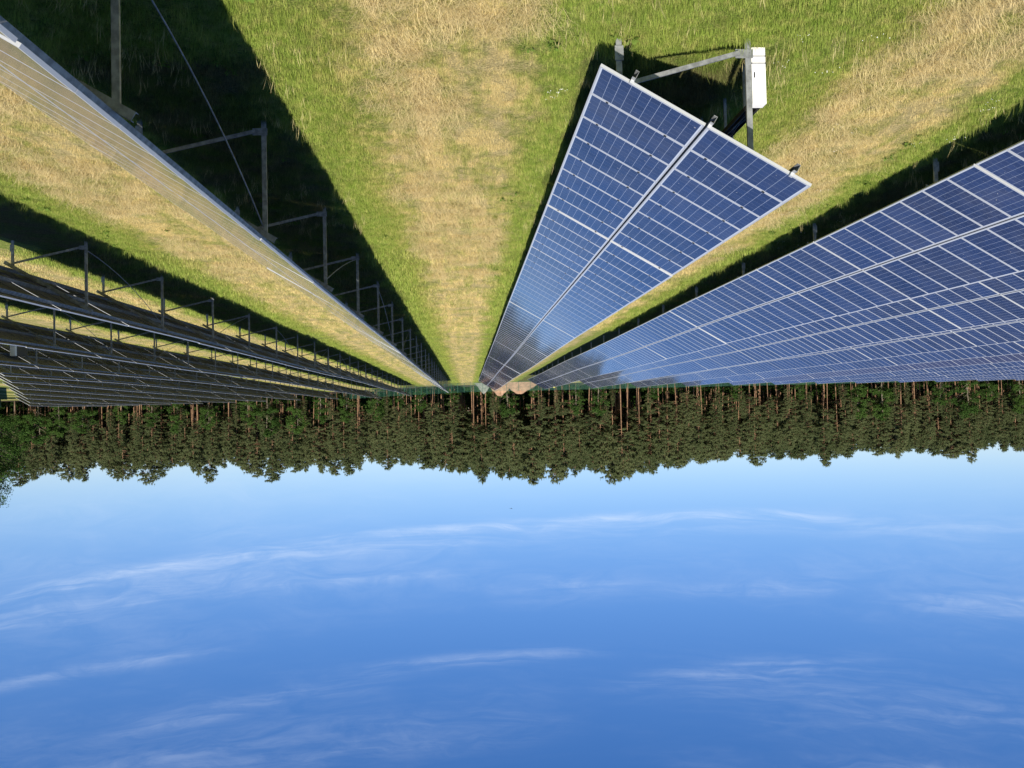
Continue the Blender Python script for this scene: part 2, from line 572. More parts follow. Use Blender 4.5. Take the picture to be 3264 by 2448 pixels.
# ------------------------------------------------------------------ solar modules
def module_mesh(name, glass):
    mb = MB()
    lip = 0.025
    W, L, T = MW, ML, MT
    o = [(0, 0, 0), (W, 0, 0), (W, L, 0), (0, L, 0)]
    i_ = [(lip, lip, 0), (W - lip, lip, 0), (W - lip, L - lip, 0), (lip, L - lip, 0)]
    b = [(x, y, -T) for x, y, _ in o]
    fl = [(x, y, -T) for x, y, _ in i_]
    bs = [(x, y, -0.008) for x, y, _ in i_]
    for k in range(4):
        n = (k + 1) % 4
        mb.add([o[k], o[n], i_[n], i_[k]], [(0, 1, 2, 3)], 0)
        mb.add([b[k], b[n], o[n], o[k]], [(0, 1, 2, 3)], 0)
        mb.add([b[n], b[k], fl[k], fl[n]], [(0, 1, 2, 3)], 2)
        mb.add([fl[n], fl[k], bs[k], bs[n]], [(0, 1, 2, 3)], 2)
    mb.add(i_, [(0, 1, 2, 3)], 1)
    mb.add([bs[0], bs[3], bs[2], bs[1]], [(0, 1, 2, 3)], 2)
    me = mb.mesh(name, [M['alu'], glass, M['back']])
    uv = me.uv_layers.new(name='UVMap')
    for p in me.polygons:
        if p.material_index == 1:
            for li, c in zip(p.loop_indices, [(0, 0), (1, 0), (1, 1), (0, 1)]):
                uv.data[li].uv = c
    return me


MOD_BLUE = module_mesh('solar_module', M['glass'])
MOD_VIOLET = module_mesh('violet_solar_module', M['glass_v'])
ROT = Matrix(((0, -CT, ST), (1, 0, 0), (0, ST, CT)))


def slope_pt(row, s, n, y, z0=None):
    xl = rows_x(row)
    g = zg(xl - 1.45, y) if z0 is None else z0
    return Vector((xl - CT * s + ST * n, y, g + ZL + ST * s + CT * n))


# frame members: one mesh each, shared by every frame of every row (local to the ground point under the row's lower edge)
N_PUR, N_RAF = -MT - 0.055, -MT - 0.11 - 0.055
NS = ST * (N_RAF - 0.03) / CT
S_R = SL - 0.5 / CT + NS


def lp(s, n):
    return Vector((-CT * s + ST * n, 0, ZL + ST * s + CT * n))


def frame_meshes(inset):
    d = {}
    S_R = SL - inset / CT + NS
    S_F = 0.45 / CT + NS
    top = lp(S_R, N_RAF - 0.03)
    mb = MB()
    mb.channel((top.x, -0.03, -0.45), (top.x, -0.03, top.z), 0.085, 0.045)
    d['rear_post'] = mb.mesh('rear_post', [M['galv']])
    ftop = lp(S_F, N_RAF - 0.03)
    mb = MB()
    mb.channel((ftop.x, -0.03, -0.45), (ftop.x, -0.03, ftop.z), 0.085, 0.045)
    d['front_post'] = mb.mesh('front_post', [M['galv']])
    mb = MB()
    mb.box((top.x - 0.07, -0.052, 0.18), (top.x + 0.20, -0.038, 0.31))
    for bx in (top.x - 0.02, top.x + 0.16):
        mb.tube([(bx, -0.066, 0.245), (bx, -0.050, 0.245)], 0.016, 6)
    d['rear_bracket'] = mb.mesh('bracket', [M['galv']])
    mb = MB()
    mb.box((ftop.x - 0.065, -0.052, 0.12), (ftop.x + 0.065, -0.038, 0.34))
    mb.tube([(ftop.x, -0.066, 0.26), (ftop.x, -0.050, 0.26)], 0.016, 6)
    d['front_bracket'] = mb.mesh('bracket', [M['galv']])
    mb = MB()
    a, b = lp(0.10, N_RAF), lp(SL - 0.10, N_RAF)
    mb.channel(a + Vector((0, -0.035, 0)), b + Vector((0, -0.035, 0)), 0.11, 0.07, 0.008)
    d['rafter'] = mb.mesh('rafter', [M['galv']])
    mb = MB()
    mb.bar((top.x + 0.15, -0.075, 0.245), (ftop.x - 0.02, -0.075, ftop.z - 0.06), 0.065, 0.03)
    d['brace'] = mb.mesh('diagonal_brace', [M['galv']])
    d['rear_top'] = top
    return d


FR_N, FR_S = frame_meshes(0.50), frame_meshes(0.17)


def build_row(row, y0, y1, full, near_limit, label, violet=False, frame0=None, cut_px=11.0, y_show=None):
    xl = rows_x(row)
    FR = FR_N if row >= 1 else FR_S
    base = Vector((xl - 1.45, y0, zg(xl - 1.45, y0)))
    root = link('solar_panel_row', None, None, base)
    root.empty_display_size = 0.5
    tag(root, label, 'solar panels', 'rows of solar panels in the field')
    me = MOD_VIOLET if violet else MOD_BLUE
    # module columns, in sections of eight and five with wider joints between
    y = y0
    sec, k = (8 if row % 2 else 5), 0
    rr = np.random.default_rng(100 + row)
    jz, jt, jy = 0.0, 0.0, 0.0
    far_v, far_f, far_m, far_uv = [], [], [], []
    mv = np.array([v.co[:] for v in me.vertices])
    mf = [tuple(p.vertices) for p in me.polygons]
    mm = [p.material_index for p in me.polygons]
    nobj = 0
    while y + MW < y1:
        if k == 0:
            jz, jt, jy = rr.normal(0, 0.005), rr.normal(0, 0.0022), rr.normal(0, 0.0006)
        dist2 = y * y
        size = math.hypot(xl - 1.45, 4.2) * 2767.0 / max(dist2, 1.0)
        near = size > cut_px and nobj < 298
        for half in (0, 1):
            s = 0.003 + half * (ML + 0.036)
            p = slope_pt(row, s, jz + s * jt, y)
            t_ = rr.normal(0, 0.0004)
            Rm = (ROT.to_4x4() @ Matrix.Rotation(jt + t_, 4, 'X') @ Matrix.Rotation(jy + rr.normal(0, 0.00025), 4, 'Y')).to_3x3()
            if near:
                o = link('solar_module', me, root, p - base, Rm.to_euler())
                nobj += 1
            else:
                R3 = np.array(Rm)
                off = len(far_v) * len(mv)
                far_v.append(mv @ R3.T + np.array(p - base))
                far_f.append(np.array(mf) + off)
                far_m += mm
        y += MW + 0.008
        k += 1
        if k >= sec:
            y += 0.06
            k = 0
            sec = 13 - sec
    yend = y
    if far_v:
        fm = tri_mesh('distant_modules', np.concatenate(far_v), np.concatenate(far_f), [M['alu'], M['glass_v'] if violet else M['glass'], M['back']], far_m)
        uv = fm.uv_layers.new(name='UVMap')
        nq = len(mf)
        one = np.zeros((nq * 4, 2), dtype=np.float32)
        for i, mi in enumerate(mm):
            if mi == 1:
                one[i * 4:i * 4 + 4] = [(0, 0), (1, 0), (1, 1), (0, 1)]
        uv.data.foreach_set('uv', np.tile(one, (len(far_v), 1)).ravel())
        fo = link('distant_modules', fm, root)
        tag(fo, kind='stuff')
    # three purlins running the whole row
    ys = [y0 - 0.14] + list(np.arange(y0 + 6, yend - 3, 7.0)) + [yend + 0.1]
    for t in (0.146, 0.512, 0.905):
        mb = MB()
        wid, dep, th = 0.055, 0.11, 0.006
        prof = [(wid / 2, -0.002 - MT), (wid / 2, -dep - MT), (-wid / 2, -dep - MT), (-wid / 2, -dep - MT + th), (wid / 2 - th, -dep - MT + th), (wid / 2 - th, -MT - th), (-wid / 2, -MT - th), (-wid / 2, -0.002 - MT)]
        n = len(prof)
        vs = []
        for yy in ys:
            for a, b in prof:
                vs.append(slope_pt(row, t * SL + a, b, yy) - base)
        fs = [(j * n + i, j * n + (i + 1) % n, (j + 1) * n + (i + 1) % n, (j + 1) * n + i) for j in range(len(ys) - 1) for i in range(n)]
        mb.add(vs, fs)
        mb.add(vs[:n], [(0, 1, 4, 5), (1, 2, 3, 4), (0, 5, 6, 7)])
        link('purlin', mb.mesh('purlin', [M['galv']]), root)
    # frames
    f0 = y0 + 1.0 if frame0 is None else frame0
    fy = f0
    frames = []
    while fy < yend - 0.4:
        if fy > y0 + 0.2:
            frames.append(fy)
        fy += FRAME_STEP
    gz = lambda yy: Vector((xl, yy, zg(xl - 1.45, yy)))
    lim = near_limit
    for yy in frames:
        loc = gz(yy) - base
        rp = link('rear_post', FR['rear_post'], root, loc)
        fp = link('front_post', FR['front_post'], root, loc)
        if full and yy < lim:
            link('rafter', FR['rafter'], root, loc)
            link('diagonal_brace', FR['brace'], root, loc)
            if yy < 60:
                link('bracket', FR['rear_bracket'], rp)
                link('bracket', FR['front_bracket'], fp)
    if full:
        tp = FR['rear_top']
        for i in range(0, len(frames) - 1):
            if i % 2 == 0:
                continue
            ya, yb = frames[i], frames[i + 1]
            if ya > lim:
                break
            up = (i % 4 == 1)
            a = gz(ya) + Vector((tp.x + 0.03, 0.06, 0.30 if up else tp.z - 0.12)) - base
            b = gz(yb) + Vector((tp.x + 0.03, -0.08, tp.z - 0.12 if up else 0.30)) - base
            pts = []
            for q in range(9):
                f = q / 8
                sag = -0.26 * 4 * f * (1 - f) * (1 if up else 0.35)
                pts.append(a.lerp(b, f) + Vector((0, 0, sag)))
            mb = MB()
            mb.tube(pts, 0.013, 5)
            link('brace_rod', mb.mesh('brace_rod', [M['galv']], True), root)
        # cable loom hanging under the middle purlin
        mb = MB()
        yy = y0 + 0.6
        pts = []
        while yy < min(yend, lim):
            pts.append(slope_pt(row, 0.512 * SL - 0.10, -MT - 0.10 - 0.05 * abs(math.sin(yy * 1.9)) - 0.02 * rr.random(), yy) - base)
            yy += 0.5
        mb.tube(pts, 0.028, 5)
        link('cable_loom', mb.mesh('cable_loom', [M['cable']], True), root)
    return root, frames


# rows on the north side, glass towards the camera
ORD = ['first', 'second', 'third', 'fourth', 'fifth', 'sixth', 'seventh', 'eighth', 'ninth', 'tenth', 'eleventh', 'twelfth', 'thirteenth', 'fourteenth', 'fifteenth']
r1, frames1 = build_row(1, 11.77, 152.5, True, 40, 'blue solar panel row with the white inverter cabinet at its open end', frame0=12.75)
FAR_Y = {2: 149, 3: 150, 4: 152, 5: 150.5, 6: 151, 7: 153, 8: 155, 9: 157, 10: 158, 11: 160, 12: 161, 13: 162, 14: 163}
show0 = {n: 19.8 + 12.68 * (n - 2) for n in range(2, 15)}
for n in range(2, 15):
    start = max(11.77, show0[n] - 9.0)
    fr0 = 19.1 - FRAME_STEP * 2
    while fr0 < start:
        fr0 += FRAME_STEP
    build_row(n, start, FAR_Y[n], n == 2, 60, '%s blue glass panel row behind the row with the white cabinet' % ORD[n - 2], violet=(n in (6,)), frame0=fr0)
# rows on the south side
R_Y0 = {0: 2.0, -1: 18.0, -2: 36.0, -3: 51.5, -4: 71.5, -5: 89.0, -6: 107.0, -7: 125.0, -8: 143.0, -9: 161.0, -10: 178.0}
R_Y1 = {0: 167, -1: 190, -2: 208, -3: 196, -4: 196, -5: 200, -6: 205, -7: 208, -8: 211, -9: 214, -10: 216}
for n in range(0, -11, -1):
    if n == 0:
        lab = 'silvery edge-on solar panel row across the dry aisle from the white cabinet'
        f0 = 9.5 - FRAME_STEP
    else:
        lab = '%s panel row beyond the silvery edge-on row, its dark underside showing' % ORD[-n - 1]
        f0 = {-1: 14.5 + FRAME_STEP}.get(n, R_Y0[n] + 1.3)
    build_row(n, R_Y0[n], R_Y1[n], n > -5, 150 if n > -3 else 130, lab, frame0=f0, cut_px=11.0)

# clamps holding the nearest modules: too small to pick apart
mb = MB()
base1 = r1.location
for o in r1.children:
    if o.name.startswith('solar_module') and o.location.y < 16:
        for s in (0.30, 1.30):
            p = o.location + Vector((-CT * s + ST * 0.0, MW + 0.01, ST * s))
            Mx = Matrix.Translation(p) @ ROT.to_4x4()
            mb.box((-0.022, -0.02, -0.004), (0.022, 0.02, 0.007), 0, Mx)
co = link('module_clamps', mb.mesh('module_clamps', [M['dark_metal']]), r1)
tag(co, kind='stuff')
# end clamps on the protruding purlins
for t in (0.146, 0.512, 0.905):
    p = slope_pt(1, t * SL, 0, 11.77 - 0.02) - base1
    mb = MB()
    mb.box((-0.03, -0.025, -0.05), (0.03, 0.025, 0.008), 0, Matrix.Translation(p) @ ROT.to_4x4())
    link('end_clamp', mb.mesh('end_clamp', [M['alu']]), r1)

# ------------------------------------------------------------------ inverter cabinets
cb = link('inverter_cabinet', None, None, (-4.575, 13.0, 0))
tag(cb, 'white inverter cabinet standing beside the end post of the panel row', 'inverter')
mb = MB()
mb.box((-0.11, 0.0, 0.02), (0.11, 0.20, 0.90))
hb = link('housing', mb.mesh('housing', [M['cab_white']]), cb)
bv = hb.modifiers.new('edge', 'BEVEL')
bv.width = 0.008
bv.segments = 2
mb = MB()
mb.box((-0.095, -0.006, 0.05), (0.095, -0.0005, 0.87))
link('door', mb.mesh('door', [M['cab_white']]), cb)
for z in (0.70, 0.725, 0.75, 0.775):
    mb = MB()
    mb.box((-0.06, -0.0085, z), (0.06, -0.0065, z + 0.008))
    link('vent_slot', mb.mesh('vent_slot', [M['cab_grey']]), cb)
mb = MB()
mb.box((0.066, -0.022, 0.42), (0.082, -0.0065, 0.50))
link('latch', mb.mesh('latch', [M['dark_metal']]), cb)
for z in (0.16, 0.27):
    mb = MB()
    mb.box((-0.114, -0.012, z), (0.114, 0.204, z + 0.010))
    link('strap', mb.mesh('strap', [M['cable']]), cb)
for fx_ in (-0.09, 0.05):
    mb = MB()
    mb.box((fx_, 0.08, -0.3), (fx_ + 0.04, 0.12, 0.019))
    link('foot', mb.mesh('foot', [M['galv']]), cb)

ct = link('cable_tray', None, None, (-4.575, 13.21, 0))
tag(ct, 'black cable tray running back along the rear posts from the white cabinet', 'cable tray')
mb = MB()
mb.box((-0.10, 0.0, 0.80), (0.10, 6.0, 0.808))
for sx in (-0.104, 0.098):
    mb.box((sx, 0.0, 0.80), (sx + 0.006, 6.0, 0.875))
link('trough', mb.mesh('trough', [M['dark_metal']]), ct)
for i in range(7):
    mb = MB()
    pts = []
    for q in range(25):
        f = q / 24
        pts.append((-0.075 + 0.025 * i + 0.018 * math.sin(q * 1.1 + i * 2.1), 0.02 + 5.9 * f, 0.83 + 0.03 * (i % 3) + 0.02 * math.sin(q * 0.9 + i)))
    mb.tube(pts, 0.012, 5)
    link('cable', mb.mesh('cable', [M['cable']], True), ct)
for yy in (0.5, 3.0, 5.6):
    mb = MB()
    mb.box((-0.02, yy, -0.3), (0.02, yy + 0.03, 0.799))
    link('support', mb.mesh('support', [M['galv']]), ct)

c2 = link('junction_box', None, None, (-4.60, 15.1, 0))
tag(c2, 'small grey junction box on a short stake behind the white cabinet', 'junction box')
mb = MB()
mb.box((-0.22, 0.0, 0.72), (-0.05, 0.30, 1.10))
link('housing', mb.mesh('housing', [M['cab_grey']]), c2)
mb = MB()
mb.box((-0.215, -0.012, 0.73), (-0.055, -0.001, 1.09))
link('door', mb.mesh('door', [M['cab_grey']]), c2)
mb = MB()
mb.channel((-0.13, 0.14, -0.4), (-0.13, 0.14, 0.72), 0.05, 0.03)
link('stake', mb.mesh('stake', [M['galv']]), c2)

c3x = rows_x(-3) - CT * S_R
c3 = link('inverter_cabinet', None, None, (c3x + 0.10, 58.7, zg(c3x, 58.7)))
tag(c3, 'dark inverter box with white side hung between two rear posts under a panel row', 'inverter')
mb = MB()
mb.box((-0.15, -0.75, 0.95), (0.15, 0.65, 1.75))
link('housing', mb.mesh('housing', [M['dark_metal']]), c3)
mb = MB()
mb.box((-0.16, -0.98, 0.93), (0.16, -0.752, 1.77))
link('side_cover', mb.mesh('side_cover', [M['cab_white']]), c3)
for yy in (-0.9, 0.55):
    mb = MB()
    mb.box((-0.03, yy - 0.03, -0.4), (0.03, yy + 0.03, 0.949))
    link('leg', mb.mesh('leg', [M['galv']]), c3)


# ------------------------------------------------------------------ scatter helper
def source_collection(name, meshes):
    c = bpy.data.collections.new(name)
    for i, me in enumerate(meshes):
        o = bpy.data.objects.new('%s_%02d' % (name, i), me)
        c.objects.link(o)
    return c


def scatter(name, coll, pts, rots, scl, idx, label=None, cat=None):
    me = bpy.data.meshes.new(name)
    n = len(pts)
    me.vertices.add(n)
    me.vertices.foreach_set('co', np.asarray(pts, dtype=np.float32).ravel())
    a = me.attributes.new('rot', 'FLOAT_VECTOR', 'POINT')
    a.data.foreach_set('vector', np.asarray(rots, dtype=np.float32).ravel())
    a = me.attributes.new('scl', 'FLOAT_VECTOR', 'POINT')
    a.data.foreach_set('vector', np.asarray(scl, dtype=np.float32).ravel())
    a = me.attributes.new('idx', 'INT', 'POINT')
    a.data.foreach_set('value', np.asarray(idx, dtype=np.int32))
    me.update()
    o = link(name, me)
    tag(o, label, cat, None, 'stuff')
    gt = bpy.data.node_groups.new(name + '_scatter', 'GeometryNodeTree')
    gt.interface.new_socket('Geometry', in_out='INPUT', socket_type='NodeSocketGeometry')
    gt.interface.new_socket('Geometry', in_out='OUTPUT', socket_type='NodeSocketGeometry')
    gi = gt.nodes.new('NodeGroupInput')
    go = gt.nodes.new('NodeGroupOutput')
    ci = gt.nodes.new('GeometryNodeCollectionInfo')
    ci.inputs['Collection'].default_value = coll
    ci.inputs['Separate Children'].default_value = True
    ci.inputs['Reset Children'].default_value = True
    ip = gt.nodes.new('GeometryNodeInstanceOnPoints')
    ip.inputs['Pick Instance'].default_value = True

    def attr(nm, ty):
        nd = gt.nodes.new('GeometryNodeInputNamedAttribute')
        nd.data_type = ty
        nd.inputs['Name'].default_value = nm
        return [s for s in nd.outputs if s.enabled and s.name == 'Attribute'][0]
    L = gt.links.new
    L(gi.outputs[0], ip.inputs['Points'])
    L(ci.outputs[0], ip.inputs['Instance'])
    L(attr('idx', 'INT'), ip.inputs['Instance Index'])
    L(attr('rot', 'FLOAT_VECTOR'), ip.inputs['Rotation'])
    L(attr('scl', 'FLOAT_VECTOR'), ip.inputs['Scale'])
    L(ip.outputs[0], go.inputs[0])
    md = o.modifiers.new('scatter', 'NODES')
    md.node_group = gt
    return o


def set_var(me, vals):
    a = me.attributes.new('var', 'FLOAT', 'FACE')
    a.data.foreach_set('value', np.asarray(vals, dtype=np.float32))


def blades(n, rad, h0, h1, wid, lean, seed, mat, flat=0.0):
    """n bent blades within a disc"""
    r = np.random.default_rng(seed)
    V, F, var = [], [], []
    for i in range(n):
        a, q = r.random() * 6.283, rad * math.sqrt(r.random())
        bx, by = q * math.cos(a), q * math.sin(a)
        h = h0 + (h1 - h0) * r.random() ** 1.5
        d = r.random() * 6.283 if flat == 0 else (r.integers(0, 2) * math.pi + r.normal(0, 0.55))
        ln = (lean * (0.3 + 0.9 * r.random())) if r.random() > flat else 1.25 + 0.2 * r.random()
        ux, uy = math.cos(d), math.sin(d)
        sx, sy = -uy * wid / 2, ux * wid / 2
        m1 = (bx + ux * h * 0.5 * math.sin(ln * 0.55), by + uy * h * 0.5 * math.sin(ln * 0.55), h * 0.5 * math.cos(ln * 0.55) + 0.004)
        tp = (m1[0] + ux * h * 0.5 * math.sin(ln), m1[1] + uy * h * 0.5 * math.sin(ln), m1[2] + h * 0.5 * math.cos(ln))
        o = len(V)
        V += [(bx - sx, by - sy, -0.01), (bx + sx, by + sy, -0.01), (m1[0] + sx * 0.8, m1[1] + sy * 0.8, m1[2]), (m1[0] - sx * 0.8, m1[1] - sy * 0.8, m1[2]), tp]
        F += [(o, o + 1, o + 2), (o, o + 2, o + 3), (o + 3, o + 2, o + 4)]
        c = r.random()
        var += [c * 0.75, c * 0.75, c]
    me = tri_mesh('grass_tuft', V, F, [mat])
    set_var(me, var)
    return me


def weed(seed, n=16, size=0.075):
    r = np.random.default_rng(seed)
    V, F, var = [], [], []
    for i in range(n):
        a = r.random() * 6.283
        q = size * (0.4 + r.random())
        el = 0.2 + r.random() * 0.9
        L = size * (0.6 + 0.8 * r.random())
        c = Vector((math.cos(a) * q * 0.5, math.sin(a) * q * 0.5, 0.02 + 0.4 * size * r.random()))
        d = Vector((math.cos(a) * math.cos(el), math.sin(a) * math.cos(el), math.sin(el)))
        s = Vector((-math.sin(a), math.cos(a), 0.2 * r.normal())) * L * 0.28
        o = len(V)
        V += [c, c + d * L * 0.5 + s, c + d * L - Vector((0, 0, L * 0.25)), c + d * L * 0.5 - s]
        F += [(o, o + 1, o + 2), (o, o + 2, o + 3)]
        v = r.random()
        var += [v, v * 0.8]
    me = tri_mesh('weed_leaf', V, F, [M['weed']])
    set_var(me, var)
    return me


def seed_grass(seed):
    """tall stalks with nodding seed heads"""
    r = np.random.default_rng(seed)
    mbv, F, var = [], [], []
    for i in range(7):
        a, q = r.random() * 6.283, 0.10 * r.random()
        d = r.random() * 6.283
        h = 0.18 + 0.20 * r.random()
        ux, uy = math.cos(d), math.sin(d)
        bx, by = q * math.cos(a), q * math.sin(a)
        pr = None
        for k in range(5):
            f = k / 4
            off = 0.16 * h * f ** 2.2 * 2
            p = (bx + ux * off, by + uy * off, h * f - 0.01)
            wd = 0.0012 if k < 3 else (0.0035 if k == 3 else 0.001)
            row = [(p[0] - uy * wd, p[1] + ux * wd, p[2]), (p[0] + uy * wd, p[1] - ux * wd, p[2])]
            o = len(mbv)
            mbv += row
            if pr is not None:
                F += [(pr, pr + 1, o + 1), (pr, o + 1, o)]
                v = 0.4 + 0.6 * r.random()
                var += [v, v]
            pr = o
    me = tri_mesh('seed_grass', mbv, F, [M['straw']])
    set_var(me, var)
    return me


def clover(seed):
    r = np.random.default_rng(seed)
    mb = MB()
    for i in range(6):
        x, y, z = r.normal(0, 0.10), r.normal(0, 0.10), 0.07 + 0.05 * r.random()
        s = 0.008 + 0.004 * r.random()
        mb.add([(x, y, z + s), (x + s, y, z), (x, y + s, z), (x - s, y, z), (x, y - s, z), (x, y, z - s)], [(0, 1, 2), (0, 2, 3), (0, 3, 4), (0, 4, 1), (5, 2, 1), (5, 3, 2), (5, 4, 3), (5, 1, 4)])
    return mb.mesh('clover', [M['petal']])


lawn = [blades(170, 0.24, 0.03, 0.075, 0.0045, 0.9, 10 + i, M['blade']) for i in range(4)]
straw = [blades(60, 0.26, 0.12, 0.36, 0.0055, 1.3, 30 + i, M['straw'], 0.92) for i in range(3)]
tall = [blades(60, 0.16, 0.14, 0.34, 0.0055, 0.8, 50 + i, M['blade']) for i in range(3)]
coarse = [blades(150, 0.55, 0.06, 0.14, 0.012, 0.9, 70 + i, M['blade']) for i in range(3)]
weeds = [weed(90 + i) for i in range(3)]
seeds = [seed_grass(110 + i) for i in range(2)]
clov = [clover(130 + i) for i in range(2)]
near_c = source_collection('tuft', lawn + straw + tall + coarse + weeds + seeds + clov)
I_LAWN, I_STRAW, I_TALL, I_COARSE, I_WEED, I_SEED, I_CLOV = 0, 4, 7, 10, 13, 16, 18


def noise2(x, y, seed=0):
    """cheap smooth value noise"""
    r = np.random.default_rng(seed).random((64, 64))
    xi, yi = np.floor(x).astype(int), np.floor(y).astype(int)
    fx_, fy_ = x - xi, y - yi
    fx_, fy_ = fx_ * fx_ * (3 - 2 * fx_), fy_ * fy_ * (3 - 2 * fy_)
    g = lambda a, b: r[a % 64, b % 64]
    return (g(xi, yi) * (1 - fx_) + g(xi + 1, yi) * fx_) * (1 - fy_) + (g(xi, yi + 1) * (1 - fx_) + g(xi + 1, yi + 1) * fx_) * fy_


P_, R_, S_, I_ = [], [], [], []


def sow(ya, yb, dens, xr=None, pick=None):
    area_x0, area_x1 = -0.80 * yb - 4, 0.72 * yb + 4
    if xr:
        area_x0, area_x1 = max(area_x0, xr[0]), min(area_x1, xr[1])
    n = int((yb - ya) * (area_x1 - area_x0) * dens)
    x = rng.uniform(area_x0, area_x1, n)
    y = rng.uniform(ya, yb, n)
    ok = (x > -0.80 * y - 4) & (x < 0.66 * y + 4)
    x, y = x[ok], y[ok]
    s = np.mod(x - X1, PITCH)
    keep, idx, sc = pick(x, y, s)
    x, y, idx, sc = x[keep], y[keep], idx[keep], sc[keep]
    z = np.array([zg(a, b) for a, b in zip(x, y)])
    P_.append(np.stack([x, y, z], 1))
    lay = (idx >= I_STRAW) & (idx < I_TALL)
    rz = np.where(lay, rng.normal(0, 0.45, len(x)), rng.uniform(0, 6.283, len(x)))
    R_.append(np.stack([rng.normal(0, 0.06, len(x)), rng.normal(0, 0.06, len(x)), rz], 1))
    S_.append(np.stack([sc, sc, sc * rng.uniform(0.75, 1.25, len(x))], 1))
    I_.append(idx)


def p_lawn(x, y, s):
    n = len(x)
    dry = (s > 0.7) & (s < 3.9)
    nn = noise2(x * 0.9, y * 0.9, 3)
    keep = ~(dry & (nn > 0.55) & (rng.random(n) < 0.55))
    sc = np.where(dry, 0.75, 1.05) + 0.35 * noise2(x * 0.5, y * 0.5, 5)
    return keep, I_LAWN + rng.integers(0, 4, n), sc


def p_straw(x, y, s):
    n = len(x)
    dry = (s > 0.7) & (s < 3.7)
    nn = noise2(x * 1.1, y * 0.6, 9)
    return dry & (nn > 0.46), I_STRAW + rng.integers(0, 3, n), rng.uniform(0.7, 1.3, n)


def p_tall(x, y, s):
    n = len(x)
    nn = noise2(x * 0.7, y * 0.7, 13)
    side = (s > 4.0) | (s < 0.5)
    keep = (side & (rng.random(n) < np.where(s > 4.9, 0.7, 0.25))) | ((nn > 0.72) & (rng.random(n) < 0.35)) | ((y < 13.2) & (rng.random(n) < 0.3))
    return keep, I_TALL + rng.integers(0, 3, n), rng.uniform(0.5, 1.0, n) * np.where(s > 5.0, 1.1, 0.85)


def p_coarse(x, y, s):
    n = len(x)
    return rng.random(n) < np.where((s > 0.7) & (s < 3.9), 0.6, 1.0), I_COARSE + rng.integers(0, 3, n), rng.uniform(0.8, 1.3, n) * np.where(s > 4.0, 1.25, 0.85)


def p_weed(x, y, s):
    n = len(x)
    nn = noise2(x * 0.8 + 7, y * 0.8, 21)
    side = (s < 1.0) | (s > 3.9)
    return (nn > 0.74) & (side | (rng.random(n) < 0.04)), I_WEED + rng.integers(0, 3, n), rng.uniform(0.6, 1.4, n)


def p_seed(x, y, s):
    n = len(x)
    nn = noise2(x * 0.6, y * 0.6, 25)
    keep = ((s > 4.6) | (s < 0.3) | (y < 13.5)) & (nn > 0.45)
    return keep, I_SEED + rng.integers(0, 2, n), rng.uniform(0.6, 1.05, n)


def p_clov(x, y, s):
    n = len(x)
    nn = noise2(x * 0.9, y * 0.9, 29)
    keep = ((x < -1.3) & (x > -2.0) & (y > 14.0) & (y < 16.0) & (nn > 0.35)) | ((x < -4.5) & (nn > 0.55) & (rng.random(n) < 0.12))
    return keep, I_CLOV + rng.integers(0, 2, n), rng.uniform(0.6, 1.0, n)


XN = (-14.5, 12)
sow(9, 30, 20, XN, p_lawn)
sow(9, 36, 16, XN, p_straw)
sow(9, 36, 7, (-12, 12), p_tall)
sow(30, 62, 5.0, (-14, 25), p_coarse)
sow(62, 120, 1.6, (-8, 45), p_coarse)
sow(120, 182, 0.7, (-6, 60), p_coarse)
sow(36, 80, 3.0, (-8, 22), p_straw)
sow(9, 45, 3.0, (-12, 12), p_weed)
sow(9, 26, 4.0, (-12, 10), p_seed)
sow(9, 30, 6.0, (-12, 4), p_clov)
scatter('meadow_grass', near_c, np.concatenate(P_), np.concatenate(R_), np.concatenate(S_), np.concatenate(I_),
        'mown meadow grass, straw and weeds between the panel rows', 'grass')


# ------------------------------------------------------------------ trees
def foliage(cl, size, seed, flat=0.5, per=9, up=0.25):
    """cl: list of (centre, radius): small leaf faces spread through each clump"""
    r = np.random.default_rng(seed)
    C = np.array([c for c, _ in cl])
    Rr = np.array([q for _, q in cl])
    n = len(cl) * per
    ci = np.repeat(np.arange(len(cl)), per)
    off = r.normal(0, 1, (n, 3))
    off /= np.linalg.norm(off, axis=1)[:, None]
    off *= (r.random(n) ** 0.4)[:, None]
    off[:, 2] *= flat
    cen = C[ci] + off * Rr[ci][:, None]
    nrm = off + r.normal(0, 0.55, (n, 3)) + np.array([0, 0, up])
    nrm /= np.linalg.norm(nrm, axis=1)[:, None]
    t = np.cross(nrm, r.normal(0, 1, (n, 3)))
    t /= np.linalg.norm(t, axis=1)[:, None]
    b = np.cross(nrm, t)
    sz = size * r.uniform(0.6, 1.3, n)
    a0 = cen + t * sz[:, None]
    a1 = cen - t * sz[:, None] * 0.6 + b * sz[:, None] * 0.55
    a2 = cen - t * sz[:, None] * 0.6 - b * sz[:, None] * 0.55
    V = np.stack([a0, a1, a2], 1).reshape(-1, 3)
    F = np.arange(n * 3).reshape(-1, 3)
    cv = r.random(len(cl))
    return V, F, np.clip(cv[ci] * 0.65 + r.random(n) * 0.35, 0, 1)


